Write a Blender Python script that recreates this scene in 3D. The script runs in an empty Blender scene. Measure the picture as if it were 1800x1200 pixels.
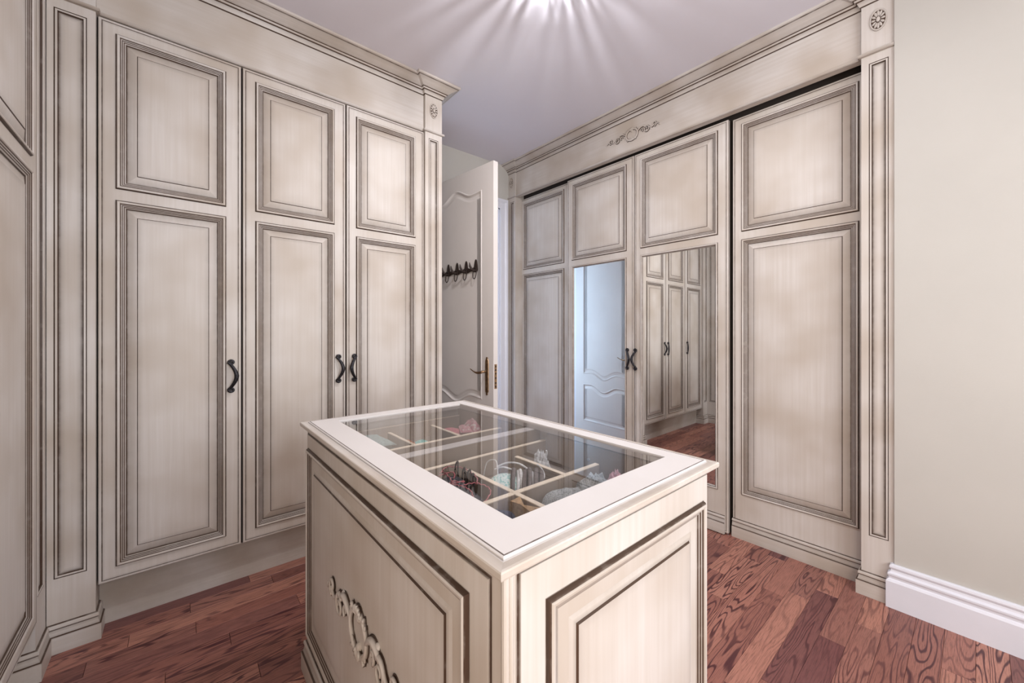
import bpy, math, random
from mathutils import Vector, noise as mnoise
random.seed(7)
PI = math.pi
scene = bpy.context.scene
COL = scene.collection

# ---------------------------------------------------------------- camera
cam_d = bpy.data.cameras.new('camera')
cam_d.sensor_width = 36.0
cam_d.lens = 692.3 / 1800 * 36
cam_d.shift_y = -19.6 / 1800
cam_d.clip_start = 0.02
cam = bpy.data.objects.new('camera', cam_d)
COL.objects.link(cam)
cam.location = (0, 0, 1.25)
cam.rotation_euler = (PI / 2, 0, 0.8673)
scene.camera = cam

# ---------------------------------------------------------------- world, lights, exposure
world = bpy.data.worlds.new('world')
scene.world = world
world.use_nodes = True
world.node_tree.nodes['Background'].inputs[0].default_value = (0.8, 0.86, 1.0, 1)
world.node_tree.nodes['Background'].inputs[1].default_value = 0.3
scene.view_settings.view_transform = 'Standard'
scene.view_settings.look = 'None'
scene.view_settings.gamma = 1
scene.view_settings.use_curve_mapping = False
scene.view_settings.exposure = 0.08


def area(name, loc, rot, sx, sy, power, color):
    d = bpy.data.lights.new(name, 'AREA')
    d.shape = 'RECTANGLE'
    d.size, d.size_y, d.energy, d.color = sx, sy, power, color
    o = bpy.data.objects.new(name, d)
    COL.objects.link(o)
    o.location, o.rotation_euler = loc, rot
    return o


# daylight of the window in the wall behind and to the right of the camera
area('window_daylight', (1.60, 0.85, 1.55), (0, PI / 2, 0), 1.7, 1.7, 68, (0.94, 0.965, 1.0))
# added warm fill lamp on the camera side, where the near wall is closed
area('near_fill', (0.75, -0.90, 1.25), (PI / 2, 0, 0.45), 1.6, 2.1, 44, (1.0, 0.86, 0.70))
# daylight in the hallway beyond the open door
area('hall_daylight', (-4.05, 2.95, 1.35), (PI / 2, 0, 2.6), 1.0, 1.9, 75, (0.62, 0.80, 1.0))
CH = (-1.12, 1.20)
# added disk under the chandelier: brightens the room but not the ceiling
d = bpy.data.lights.new('added_down_fill', 'AREA')
d.shape, d.size, d.energy, d.color = 'DISK', 0.17, 16, (1.0, 0.965, 0.95)
o = bpy.data.objects.new('added_down_fill', d)
COL.objects.link(o)
o.location = (CH[0], CH[1], 2.700)
for k in range(3):
    a = k * 2 * PI / 3 + 0.4
    d = bpy.data.lights.new('chandelier_bulb_light', 'POINT')
    d.energy, d.color, d.shadow_soft_size = 8.0, (0.95, 0.96, 1.0), 0.007
    o = bpy.data.objects.new('chandelier_bulb_light', d)
    COL.objects.link(o)
    o.location = (CH[0] + 0.022 * math.cos(a), CH[1] + 0.022 * math.sin(a), 2.728)


# ---------------------------------------------------------------- material helpers
def newmat(name):
    m = bpy.data.materials.new(name)
    m.use_nodes = True
    nt = m.node_tree
    return m, nt, nt.nodes['Principled BSDF']


def N(nt, kind, **kw):
    n = nt.nodes.new(kind)
    for k, v in kw.items():
        setattr(n, k, v)
    return n


def ramp(nt, src, stops):
    r = N(nt, 'ShaderNodeValToRGB')
    e = r.color_ramp.elements
    while len(e) < len(stops):
        e.new(0.5)
    for el, (p, c) in zip(e, stops):
        el.position = p
        el.color = tuple(c) + (1,) if len(c) == 3 else c
    nt.links.new(src, r.inputs[0])
    return r.outputs[0]


def mix(nt, fac, a, b, mode='MIX'):
    n = N(nt, 'ShaderNodeMix', data_type='RGBA', blend_type=mode)
    for i, v in ((0, fac), (6, a), (7, b)):
        if hasattr(v, 'links'):
            nt.links.new(v, n.inputs[i])
        else:
            n.inputs[i].default_value = v if i == 0 else tuple(v) + (1,)
    return n.outputs[2]


def mathn(nt, op, a, b=None, clamp=False):
    n = N(nt, 'ShaderNodeMath', operation=op, use_clamp=clamp)
    for i, v in ((0, a), (1, b)):
        if v is None:
            continue
        if hasattr(v, 'links'):
            nt.links.new(v, n.inputs[i])
        else:
            n.inputs[i].default_value = v
    return n.outputs[0]


def coords(nt, scale=(1, 1, 1), kind='Object', rnd=True):
    tc = N(nt, 'ShaderNodeTexCoord')
    mp = N(nt, 'ShaderNodeMapping')
    mp.inputs['Scale'].default_value = scale
    nt.links.new(tc.outputs[kind], mp.inputs['Vector'])
    if rnd:
        oi = N(nt, 'ShaderNodeObjectInfo')
        s = mathn(nt, 'MULTIPLY', oi.outputs['Random'], 37.0)
        c = N(nt, 'ShaderNodeCombineXYZ')
        for i in range(3):
            nt.links.new(s, c.inputs[i])
        nt.links.new(c.outputs[0], mp.inputs['Location'])
    return mp.outputs[0]


def noise(nt, vec, scale, detail=3, rough=0.55, dist=0):
    n = N(nt, 'ShaderNodeTexNoise')
    n.inputs['Scale'].default_value = scale
    n.inputs['Detail'].default_value = detail
    n.inputs['Roughness'].default_value = rough
    n.inputs['Distortion'].default_value = dist
    nt.links.new(vec, n.inputs['Vector'])
    return n.outputs[0]


def glazed(name, streak_scale, light, dark, glaze=(0.060, 0.034, 0.022), blotch=1.0):
    """cream paint rubbed with a brown antique glaze: the glaze is part of the finish and
    stays in the grooves; its amount is the 'glaze' attribute of the mesh"""
    m, nt, b = newmat(name)
    st = noise(nt, coords(nt, streak_scale), 1.0, 4, 0.6)
    st = ramp(nt, st, [(0.32, (0, 0, 0)), (0.68, (1, 1, 1))])
    bl = noise(nt, coords(nt, (1, 1, 1)), 3.2, 2, 0.5)
    bl = ramp(nt, bl, [(0.38, (0, 0, 0)), (0.70, (blotch,) * 3)])
    c = mix(nt, st, light, [l * 0.66 + d * 0.34 for l, d in zip(light, dark)])
    c = mix(nt, bl, c, dark)
    at = N(nt, 'ShaderNodeAttribute', attribute_name='glaze')
    wn = noise(nt, coords(nt, (1, 1, 1)), 26, 3, 0.6)
    w = mathn(nt, 'MULTIPLY_ADD', wn, 0.9)
    w.node.inputs[2].default_value = 0.62
    f = mathn(nt, 'MULTIPLY', at.outputs['Fac'], w, True)
    c = mix(nt, f, c, glaze)
    nt.links.new(c, b.inputs['Base Color'])
    b.inputs['Roughness'].default_value = 0.42
    b.inputs['Specular IOR Level'].default_value = 0.35
    return m


def plain(name, col, rough=0.5, metal=0.0, var=0.0, vscale=8, spec=0.5, bump=0.0, bscale=60):
    m, nt, b = newmat(name)
    if var:
        n = noise(nt, coords(nt, (1, 1, 1)), vscale, 4)
        r = ramp(nt, n, [(0.3, [c * (1 - var) for c in col]), (0.7, [min(1, c * (1 + var)) for c in col])])
        nt.links.new(r, b.inputs['Base Color'])
    else:
        b.inputs['Base Color'].default_value = tuple(col) + (1,)
    if bump:
        n2 = noise(nt, coords(nt, (1, 1, 1)), bscale, 4)
        bp = N(nt, 'ShaderNodeBump')
        bp.inputs['Strength'].default_value = bump
        bp.inputs['Distance'].default_value = 0.004
        nt.links.new(n2, bp.inputs['Height'])
        nt.links.new(bp.outputs[0], b.inputs['Normal'])
    b.inputs['Roughness'].default_value = rough
    b.inputs['Metallic'].default_value = metal
    b.inputs['Specular IOR Level'].default_value = spec
    return m


LIGHTC, DARKC = (0.60, 0.560, 0.528), (0.44, 0.375, 0.315)
M = {}
M['paint'] = glazed('glazed_cream_paint', (70, 70, 1.6), LIGHTC, DARKC, blotch=0.85)
M['paint_h'] = glazed('glazed_cream_paint_horizontal', (1.6, 70, 70), LIGHTC, DARKC)
M['top'] = glazed('island_top_paint', (3, 12, 12), (0.655, 0.625, 0.615), (0.61, 0.575, 0.56), blotch=0.6)
M['edge'] = plain('cabinet_gap_shade', (0.035, 0.026, 0.022), 0.8)  # near-black so the gaps between doors look unlit: shade put into the colour
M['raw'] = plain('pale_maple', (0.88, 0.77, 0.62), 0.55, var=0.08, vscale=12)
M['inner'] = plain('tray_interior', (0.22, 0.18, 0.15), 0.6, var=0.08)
M['raw_shaded'] = plain('pale_maple_shaded', (0.33, 0.265, 0.21), 0.6, var=0.1)  # same pale wood on the sides, darkened to carry their shade
M['white'] = plain('white_trim_paint', (0.68, 0.68, 0.74), 0.35, var=0.02)
M['doorwhite'] = plain('door_paint', (0.66, 0.62, 0.60), 0.4, var=0.03, vscale=3)
M['wall'] = plain('cream_wall_paint', (0.485, 0.465, 0.43), 0.8, var=0.03, vscale=2.2, bump=0.05, bscale=200)
M['ceil'] = plain('ceiling_paint', (0.66, 0.635, 0.685), 0.85, var=0.02, vscale=2)
M['hall'] = plain('hall_paint', (0.62, 0.66, 0.72), 0.8)
M['pewter'] = plain('dark_pewter', (0.035, 0.033, 0.037), 0.38, 0.85, var=0.5, vscale=120, bump=0.5, bscale=150)
M['iron'] = plain('dark_bronze', (0.035, 0.022, 0.018), 0.5, 0.3)
M['brass'] = plain('antique_brass', (0.24, 0.15, 0.085), 0.35, 0.9, var=0.35, vscale=60)
M['steel'] = plain('steel', (0.5, 0.5, 0.55), 0.3, 1.0)
M['chrome'] = plain('chrome', (0.75, 0.75, 0.78), 0.12, 1.0)

m, nt, b = newmat('mirror')
b.inputs['Base Color'].default_value = (0.90, 0.91, 0.90, 1)
b.inputs['Metallic'].default_value = 1
b.inputs['Roughness'].default_value = 0.0
M['mirror'] = m

m, nt, b = newmat('clear_glass')
fr = N(nt, 'ShaderNodeFresnel')
fr.inputs[0].default_value = 1.45
tr = N(nt, 'ShaderNodeBsdfTransparent')
tr.inputs[0].default_value = (0.93, 0.925, 0.925, 1)
gl = N(nt, 'ShaderNodeBsdfGlossy')
gl.inputs['Roughness'].default_value = 0.0
mx = N(nt, 'ShaderNodeMixShader')
ge = N(nt, 'ShaderNodeNewGeometry')
fb = mathn(nt, 'SUBTRACT', 1.0, ge.outputs['Backfacing'])
ff = mathn(nt, 'MULTIPLY', fr.outputs[0], fb)
ff = mathn(nt, 'MULTIPLY', ff, 1.9, True)
nt.links.new(ff, mx.inputs[0])
nt.links.new(tr.outputs[0], mx.inputs[1])
nt.links.new(gl.outputs[0], mx.inputs[2])
nt.links.new(mx.outputs[0], nt.nodes['Material Output'].inputs[0])
M['glass'] = m

m, nt, b = newmat('crystal')
b.inputs['Base Color'].default_value = (0.95, 0.96, 1, 1)
b.inputs['Transmission Weight'].default_value = 1
b.inputs['Roughness'].default_value = 0.02
b.inputs['IOR'].default_value = 1.55
M['crystal'] = m
m, nt, b = newmat('bulb')
b.inputs['Emission Color'].default_value = (1, 0.95, 0.88, 1)
b.inputs['Emission Strength'].default_value = 12
M['bulb'] = m

# red oak: contour-like cathedral grain, every plank with its own tone and figure
m, nt, b = newmat('red_oak')
geo = N(nt, 'ShaderNodeNewGeometry')
oi = N(nt, 'ShaderNodeObjectInfo')
mp = N(nt, 'ShaderNodeMapping')
mp.inputs['Scale'].default_value = (1.0, 0.105, 1.0)
nt.links.new(geo.outputs['Position'], mp.inputs['Vector'])
cb = N(nt, 'ShaderNodeCombineXYZ')
r1 = mathn(nt, 'MULTIPLY', oi.outputs['Random'], 91.0)
r2 = mathn(nt, 'MULTIPLY', oi.outputs['Random'], 53.0)
nt.links.new(r1, cb.inputs[0])
nt.links.new(r2, cb.inputs[2])
nt.links.new(cb.outputs[0], mp.inputs['Location'])
n1 = noise(nt, mp.outputs[0], 12.0, 2.4, 0.42, 0.15)
s = mathn(nt, 'MULTIPLY', n1, 115.0)
s = mathn(nt, 'SINE', s)
s = mathn(nt, 'MULTIPLY_ADD', s, 0.5)
s.node.inputs[2].default_value = 0.5
lines = ramp(nt, s, [(0.04, (1, 1, 1)), (0.36, (0, 0, 0))])
mp2 = N(nt, 'ShaderNodeMapping')
mp2.inputs['Scale'].default_value = (420, 14, 1)
nt.links.new(geo.outputs['Position'], mp2.inputs['Vector'])
pores = noise(nt, mp2.outputs[0], 1.0, 3, 0.7)
pores = ramp(nt, pores, [(0.42, (0, 0, 0)), (0.62, (1, 1, 1))])
ncl = noise(nt, mp.outputs[0], 5.0, 2)
strength = ramp(nt, ncl, [(0.35, (0.15,) * 3), (0.6, (0.95,) * 3)])
tone = ramp(nt, oi.outputs['Random'], [(0.0, (0.21, 0.080, 0.064)), (0.35, (0.32, 0.130, 0.098)), (0.7, (0.44, 0.20, 0.145)), (1.0, (0.16, 0.058, 0.056))])
c = mix(nt, pores, tone, (0.42, 0.40, 0.40), 'MULTIPLY')
pf = mathn(nt, 'MULTIPLY', pores, 0.75)
c = mix(nt, pf, tone, c)
lf = mathn(nt, 'MULTIPLY', lines, strength)
c = mix(nt, lf, c, (0.060, 0.014, 0.018))
nt.links.new(c, b.inputs['Base Color'])
b.inputs['Roughness'].default_value = 0.38
b.inputs['Specular IOR Level'].default_value = 0.4
M['oak'] = m
M['subfloor'] = plain('subfloor', (0.02, 0.008, 0.008), 0.9)


# ---------------------------------------------------------------- mesh helpers
class MB:
    def __init__(s):
        s.v, s.f, s.m, s.g = [], [], [], []

    def add(s, pts, g=0.0, m=0):
        b = len(s.v)
        s.v += [tuple(p) for p in pts]
        s.f.append(tuple(range(b, b + len(pts))))
        s.m.append(m)
        s.g.append([g] * len(pts) if not isinstance(g, (list, tuple)) else list(g))

    def mesh(s, vs, fs, g=0.0, m=0, vg=None):
        b = len(s.v)
        s.v += [tuple(p) for p in vs]
        for f in fs:
            s.f.append(tuple(b + i for i in f))
            s.m.append(m)
            s.g.append([vg[i] for i in f] if vg else [g] * len(f))

    def box(s, x0, x1, y0, y1, z0, z1, g=0.0, m=0, c=0.0):
        if c <= 0:
            P = [(x, y, z) for x in (x0, x1) for y in (y0, y1) for z in (z0, z1)]
            s.mesh(P, [(0, 1, 3, 2), (4, 6, 7, 5), (0, 4, 5, 1), (2, 3, 7, 6), (0, 2, 6, 4), (1, 5, 7, 3)], g, m)
            return
        vs, idx = [], {}

        def V(*p):
            k = tuple(round(q, 6) for q in p)
            if k not in idx:
                idx[k] = len(vs)
                vs.append(p)
            return idx[k]
        X, Y, Z = (x0, x1), (y0, y1), (z0, z1)
        sg = (1, -1)
        co = {}
        for i in (0, 1):
            for j in (0, 1):
                for k in (0, 1):
                    co[i, j, k] = (V(X[i], Y[j] + sg[j] * c, Z[k] + sg[k] * c), V(X[i] + sg[i] * c, Y[j], Z[k] + sg[k] * c), V(X[i] + sg[i] * c, Y[j] + sg[j] * c, Z[k]))
        F = []
        for i in (0, 1):
            F.append([co[i, 0, 0][0], co[i, 1, 0][0], co[i, 1, 1][0], co[i, 0, 1][0]])
            F.append([co[0, i, 0][1], co[1, i, 0][1], co[1, i, 1][1], co[0, i, 1][1]])
            F.append([co[0, 0, i][2], co[1, 0, i][2], co[1, 1, i][2], co[0, 1, i][2]])
            for j in (0, 1):
                F.append([co[i, j, 0][0], co[i, j, 1][0], co[i, j, 1][1], co[i, j, 0][1]])
                F.append([co[i, 0, j][0], co[i, 1, j][0], co[i, 1, j][2], co[i, 0, j][2]])
                F.append([co[0, i, j][1], co[1, i, j][1], co[1, i, j][2], co[0, i, j][2]])
                for k in (0, 1):
                    F.append(list(co[i, j, k]))
        s.mesh(vs, F, g, m)

    def rings(s, x0, x1, z0, z1, prof, fill=True, m=0):
        """rectangular rings in the xz plane; prof = (inset, y, glaze)"""
        def rect(i, y):
            return [(x0 + i, y, z0 + i), (x1 - i, y, z0 + i), (x1 - i, y, z1 - i), (x0 + i, y, z1 - i)]
        for a, b_ in zip(prof, prof[1:]):
            if abs(a[0] - b_[0]) < 1e-7 and abs(a[1] - b_[1]) < 1e-7:
                continue
            A, B = rect(a[0], a[1]), rect(b_[0], b_[1])
            for i in range(4):
                j = (i + 1) % 4
                s.add([A[i], A[j], B[j], B[i]], [a[2], a[2], b_[2], b_[2]], m)
        if fill:
            s.add(rect(prof[-1][0], prof[-1][1]), prof[-1][2], m)

    def sheet(s, xs, zs, holes, y=0.0, g=0.0):
        """front faces on a grid with rectangular holes (x0,x1,z0,z1)"""
        xs, zs = sorted(set(round(q, 5) for q in xs)), sorted(set(round(q, 5) for q in zs))
        for a, b_ in zip(xs, xs[1:]):
            for c_, d in zip(zs, zs[1:]):
                mx_, mz = (a + b_) / 2, (c_ + d) / 2
                if any(h[0] < mx_ < h[1] and h[2] < mz < h[3] for h in holes):
                    continue
                s.add([(a, y, c_), (b_, y, c_), (b_, y, d), (a, y, d)], g)

    def sweep(s, path, prof, m=0, caps=True, closed=False):
        """profile (offset, z, glaze) along a plan path, offset to the right of travel, mitred"""
        n = len(path)
        nor = []
        segs = []
        cnt = n if closed else n - 1
        for i in range(cnt):
            p, q = path[i], path[(i + 1) % n]
            d = Vector((q[0] - p[0], q[1] - p[1])).normalized()
            segs.append(Vector((d.y, -d.x)))
        for i in range(n):
            if closed:
                a, b_ = segs[i - 1], segs[i]
            else:
                a = segs[max(0, i - 1)]
                b_ = segs[min(n - 2, i)]
            h = (a + b_)
            h = h / max(0.2, h.dot(a))
            nor.append(h)
        for i in range(cnt):
            j = (i + 1) % n
            for a, b_ in zip(prof, prof[1:]):
                if abs(a[0] - b_[0]) < 1e-7 and abs(a[1] - b_[1]) < 1e-7:
                    continue
                def P(k, pr):
                    return (path[k][0] + nor[k].x * pr[0], path[k][1] + nor[k].y * pr[0], pr[1])
                s.add([P(i, a), P(j, a), P(j, b_), P(i, b_)], [a[2], a[2], b_[2], b_[2]], m)
        if caps and not closed:
            for k in (0, n - 1):
                pts = []
                for pr in prof:
                    p = (path[k][0] + nor[k].x * pr[0], path[k][1] + nor[k].y * pr[0], pr[1])
                    if not pts or (Vector(p) - Vector(pts[-1])).length > 1e-6:
                        pts.append(p)
                pts.append((path[k][0], path[k][1], prof[-1][1]))
                pts.append((path[k][0], path[k][1], prof[0][1]))
                s.add(pts, 0.15, m)

    def tube(s, pts, rad, seg=8, flat=None, g=0.0, m=0, back=None, closed=False):
        """round tube; flat=(axis, factor) squashes along an axis; back=(axis,sign) gives glaze to the far side"""
        pts = [Vector(p) for p in pts]
        n = len(pts)
        R = rad if isinstance(rad, (list, tuple)) else [rad] * n
        vs, vg = [], []
        up = None
        for i in range(n):
            if closed:
                t = (pts[(i + 1) % n] - pts[i - 1]).normalized()
            else:
                t = (pts[min(n - 1, i + 1)] - pts[max(0, i - 1)]).normalized()
            if up is None:
                up = Vector((0, 0, 1)) if abs(t.z) < 0.9 else Vector((0, 1, 0))
                if flat is not None and abs(t.dot(Vector((0, 1, 0)))) < 0.9:
                    up = Vector((0, 1, 0))
            u = (up - t * up.dot(t))
            u = u.normalized() if u.length > 1e-6 else t.orthogonal().normalized()
            up = u
            w = t.cross(u)
            for k in range(seg):
                a = 2 * PI * k / seg
                dv = u * math.cos(a) + w * math.sin(a)
                gg = g
                if back is not None:
                    gg = max(g, min(1.0, max(0.0, 0.62 + 1.3 * dv[back[0]] * back[1])))
                if flat is not None:
                    dv[flat[0]] *= flat[1]
                vs.append(pts[i] + dv * R[i])
                vg.append(gg)
        fs = []
        for i in range(n if closed else n - 1):
            j = (i + 1) % n
            for k in range(seg):
                l = (k + 1) % seg
                fs.append((i * seg + k, i * seg + l, j * seg + l, j * seg + k))
        if not closed:
            fs.append(tuple(range(seg - 1, -1, -1)))
            fs.append(tuple((n - 1) * seg + k for k in range(seg)))
        s.mesh(vs, fs, g, m, vg)

    def lathe(s, c, prof, seg=24, sx=1.0, sy=1.0, axis='z', m=0, g=0.0):
        """prof = (radius, height) ; axis z or y(out of the front)"""
        vs, fs = [], []
        for r, h in prof:
            for k in range(seg):
                a = 2 * PI * k / seg
                if axis == 'z':
                    vs.append((c[0] + r * sx * math.cos(a), c[1] + r * sy * math.sin(a), c[2] + h))
                else:
                    vs.append((c[0] + r * sx * math.cos(a), c[1] - h, c[2] + r * sy * math.sin(a)))
        for i in range(len(prof) - 1):
            for k in range(seg):
                l = (k + 1) % seg
                fs.append((i * seg + k, i * seg + l, (i + 1) * seg + l, (i + 1) * seg + k))
        fs.append(tuple(range(seg)))
        fs.append(tuple((len(prof) - 1) * seg + k for k in range(seg)))
        s.mesh(vs, fs, g, m)

    def build(s, name, mats, parent=None, smooth=False, loc=None):
        me = bpy.data.meshes.new(name)
        me.from_pydata(s.v, [], s.f)
        for mm in (mats if isinstance(mats, (list, tuple)) else [mats]):
            me.materials.append(M[mm])
        me.polygons.foreach_set('material_index', s.m)
        at = me.attributes.new('glaze', 'FLOAT', 'CORNER')
        at.data.foreach_set('value', [q for l in s.g for q in l])
        if smooth:
            me.polygons.foreach_set('use_smooth', [True] * len(me.polygons))
        me.update()
        o = bpy.data.objects.new(name, me)
        COL.objects.link(o)
        if parent is not None:
            o.parent = parent
        if loc:
            o.location = loc
        return o


def fixn(o):
    import bmesh
    bm = bmesh.new()
    bm.from_mesh(o.data)
    bmesh.ops.remove_doubles(bm, verts=bm.verts, dist=1e-5)
    bmesh.ops.recalc_face_normals(bm, faces=bm.faces)
    bm.to_mesh(o.data)
    bm.free()
    return o


def thing(name, label, cat, loc=(0, 0, 0), rz=0.0, group=None):
    o = bpy.data.objects.new(name, None)
    COL.objects.link(o)
    o.empty_display_size = 0.1
    o.location = loc
    o.rotation_euler = (0, 0, rz)
    return tag(o, label, cat, group)


def tag(o, label, cat, group=None):
    o['label'], o['category'] = label, cat
    if group:
        o['group'] = group
    return o


def struct(o, label=None):
    o['kind'] = 'structure'
    if label:
        o['label'] = label
    return o


def copy_tree(o, parent):
    c = o.copy()
    COL.objects.link(c)
    c.parent = parent
    for ch in list(o.children):
        copy_tree(ch, c)
    return c


# ---------------------------------------------------------------- room shell
CEIL = 2.865


def wallbox(name, x0, x1, y0, y1, z0, z1, mat='wall', label=None):
    mb = MB()
    mb.box(x0, x1, y0, y1, z0, z1)
    return struct(mb.build(name, mat), label)


DY0, DY1, DZ = 1.56, 2.385, 2.435          # doorway in the left wall
mb = MB()
mb.box(-3.12, -3.0, -1.15, DY0, 0, CEIL)
mb.box(-3.12, -3.0, DY1, 3.15, 0, CEIL)
mb.box(-3.12, -3.0, DY0, DY1, DZ, CEIL)
struct(mb.build('wall_left', 'wall'), 'cream painted wall holding the doorway')
wallbox('wall_back', -3.0, -0.24, 3.11, 3.2, 0, CEIL)
wallbox('wall_right', -0.24, 1.75, 2.475, 3.2, 0, CEIL, label='plain cream painted wall at the right of the wardrobes')
wallbox('wall_near', -3.12, 1.75, -1.15, -1.05, 0, CEIL)
mb = MB()
WY0, WY1, WZ0, WZ1 = -0.05, 1.75, 0.65, 2.45
mb.box(1.7, 1.8, -1.15, WY0, 0, CEIL)
mb.box(1.7, 1.8, WY1, 2.475, 0, CEIL)
mb.box(1.7, 1.8, WY0, WY1, 0, WZ0)
mb.box(1.7, 1.8, WY0, WY1, WZ1, CEIL)
struct(mb.build('wall_side', 'wall'))
w1 = bpy.data.objects.new('window_1', None)
COL.objects.link(w1)
w1.location = (1.7, 0.85, 1.55)
struct(w1)
mb = MB()
for y in (-0.9, -0.03, 0.84):
    mb.box(-0.0, 0.08, y, y + 0.06, -0.9, 0.9)
for z in (-0.9, 0.84):
    mb.box(0.0, 0.08, -0.9, 0.9, z, z + 0.06)
mb.build('window_frame', 'white', w1)
mb = MB()
mb.box(0.05, 0.054, -0.86, 0.86, -0.86, 0.86)
mb.build('window_pane', 'glass', w1)
wallbox('ceiling', -3.12, 1.8, -1.15, 3.2, CEIL, CEIL + 0.1, 'ceil', 'lavender white ceiling streaked by the crystal lamp')

# hallway beyond the doorway
mb = MB()
mb.box(-4.6, -4.5, 0.4, 3.4, 0, CEIL)
mb.box(-4.6, -3.12, 0.3, 0.4, 0, CEIL)
mb.box(-4.6, -3.12, 3.3, 3.4, 0, CEIL)
mb.box(-4.6, -3.12, 0.3, 3.4, CEIL, CEIL + 0.1)
struct(mb.build('wall_hall', 'hall'))

# floor: red oak strips, each strip a plank of its own
mb = MB()
mb.box(-4.6, 1.8, -1.15, 3.4, -0.06, -0.012)
floor = struct(mb.build('floor', 'subfloor'), 'red stained oak strip floor')
PW = 0.0833
plank_cache = {}
rp = random.Random(5)
x = -3.0
row = 0
while x < 1.7:
    inview = -2.45 < x < 0.2
    y = -1.05 - rp.random() * 0.7
    while y < 2.62:
        L = rp.choice([0.32, 0.45, 0.6, 0.75, 0.95, 1.2]) if inview else 1.9
        y1 = y + L
        a, b_ = max(y, -1.05), min(y1, 2.62)
        if b_ - a > 0.05:
            key = round(b_ - a, 4)
            if key not in plank_cache:
                mb = MB()
                mb.box(0.0004, PW - 0.0004, 0.0006, key - 0.0006, -0.012, 0, c=0.0007)
                me = mb.build('plank', 'oak', floor)
                plank_cache[key] = me
                p = me
            else:
                p = plank_cache[key].copy()
                COL.objects.link(p)
            p.location = (x, a, 0)
        y = y1
    x += PW
    row += 1
mb = MB()
for i in range(19):
    mb.box(-4.6 + i * PW, -4.6 + i * PW + PW - 0.0006, 0.3, 3.4, -0.012, 0)
hp = mb.build('hall_planks', 'oak', floor)
hp['kind'] = 'stuff'

# white baseboard on the right wall
BB = [(0.026, 0, 0), (0.026, 0.118, 0), (0.021, 0.126, 0), (0.016, 0.130, 0), (0.017, 0.138, 0), (0.021, 0.146, 0), (0.021, 0.153, 0), (0.012, 0.160, 0),
      (0.010, 0.170, 0), (0.014, 0.174, 0), (0.016, 0.180, 0), (0.014, 0.188, 0), (0.006, 0.192, 0), (0, 0.192, 0)]
mb = MB()
mb.sweep([(-0.240, 2.52), (-0.240, 2.475), (1.7, 2.475)], BB)
struct(mb.build('baseboard_right', 'white'), 'tall white moulded baseboard under the plain wall')
mb = MB()
mb.sweep([(1.7, 2.475), (1.7, -1.05), (-0.5, -1.05)], BB)
struct(mb.build('baseboard_near', 'white'))

# door casing round the doorway
CS = [(0.0, 0.0), (0.012, 0.0), (0.016, 0.012), (0.013, 0.02), (0.013, 0.055), (0.019, 0.062), (0.024, 0.07), (0.024, 0.09), (0.0, 0.09)]


def casing(name, y_in, y_sign, z0, z1):
    """vertical casing leg: profile (thickness, distance from the opening)"""
    mb = MB()
    for a, b_ in zip(CS, CS[1:]):
        mb.add([(-3.0 + a[0], y_in + y_sign * a[1], z0), (-3.0 + b_[0], y_in + y_sign * b_[1], z0),
                (-3.0 + b_[0], y_in + y_sign * b_[1], z1 + b_[1]), (-3.0 + a[0], y_in + y_sign * a[1], z1 + a[1])])
    return mb


tr1 = bpy.data.objects.new('trim_1', None)
COL.objects.link(tr1)
struct(tr1, 'white moulded casing round the doorway')
casing('c', DY1, 1, 0, DZ).build('casing_leg', 'white', tr1)
casing('c', DY0, -1, 0, DZ).build('casing_leg', 'white', tr1)
mb = MB()
for a, b_ in zip(CS, CS[1:]):
    mb.add([(-3.0 + a[0], DY0 - a[1], DZ + a[1]), (-3.0 + b_[0], DY0 - b_[1], DZ + b_[1]), (-3.0 + b_[0], DY1 + b_[1], DZ + b_[1]), (-3.0 + a[0], DY1 + a[1], DZ + a[1])])
mb.build('casing_head', 'white', tr1)
mb = MB()
mb.box(-3.12, -3.0, DY0, DY0 + 0.012, 0, DZ)
mb.box(-3.12, -3.0, DY1 - 0.012, DY1, 0, DZ)
mb.box(-3.12, -3.0, DY0, DY1, DZ - 0.012, DZ)
mb.build('jamb', 'white', tr1)

# ---------------------------------------------------------------- joinery pieces
MOULD = [(-.0015, -.0004, .55), (0, -.0006, 1), (.0012, -.005, 1), (.0035, -.0075, .8), (.0035, -.0075, .12), (.006, -.0095, 0), (.0105, -.0085, .05), (.0125, -.006, .25), (.0125, -.006, 1), (.0155, -.004, 1),
         (.0155, -.004, .3), (.0185, -.003, .4), (.0185, -.003, 1), (.0207, -.001, 1), (.0207, -.001, .3), (.0238, .0, .4), (.0238, .0, 1), (.0262, .002, 1),
         (.0262, .002, .25), (.0300, .004, .45), (.0300, .005, 1), (.0325, .008, 1)]
FIELD = [(.0325, .008, .75), (.038, .007, .24), (.062, .001, .06), (.0645, .001, .3), (.0645, .001, 1), (.067, -.0015, 1), (.067, -.0015, .22), (.085, -.0015, .04), (.13, -.0015, 0)]
EDGE = [(0, .020, .4), (0, .0035, .3), (.0012, .0012, .1), (.004, 0, 0), (.0095, 0, .12), (.0095, 0, .7), (.0115, .0014, .8), (.0135, 0, .5), (.0135, 0, .16), (.022, 0, 0)]


def raised(parent, x0, x1, z0, z1, mat='paint', scale=1.0):
    """applied moulding and raised panel as two pieces"""
    a = MB()
    a.rings(x0, x1, z0, z1, [(i * scale, y, g) for i, y, g in MOULD], fill=False)
    a.build('moulding', mat, parent)
    f = [(i * scale, y, g) for i, y, g in FIELD]
    lim = min(x1 - x0, z1 - z0) / 2 - 0.01
    f = [q for q in f if q[0] < lim]
    b_ = MB()
    b_.rings(x0, x1, z0, z1, f)
    b_.build('panel', mat, parent)


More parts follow.
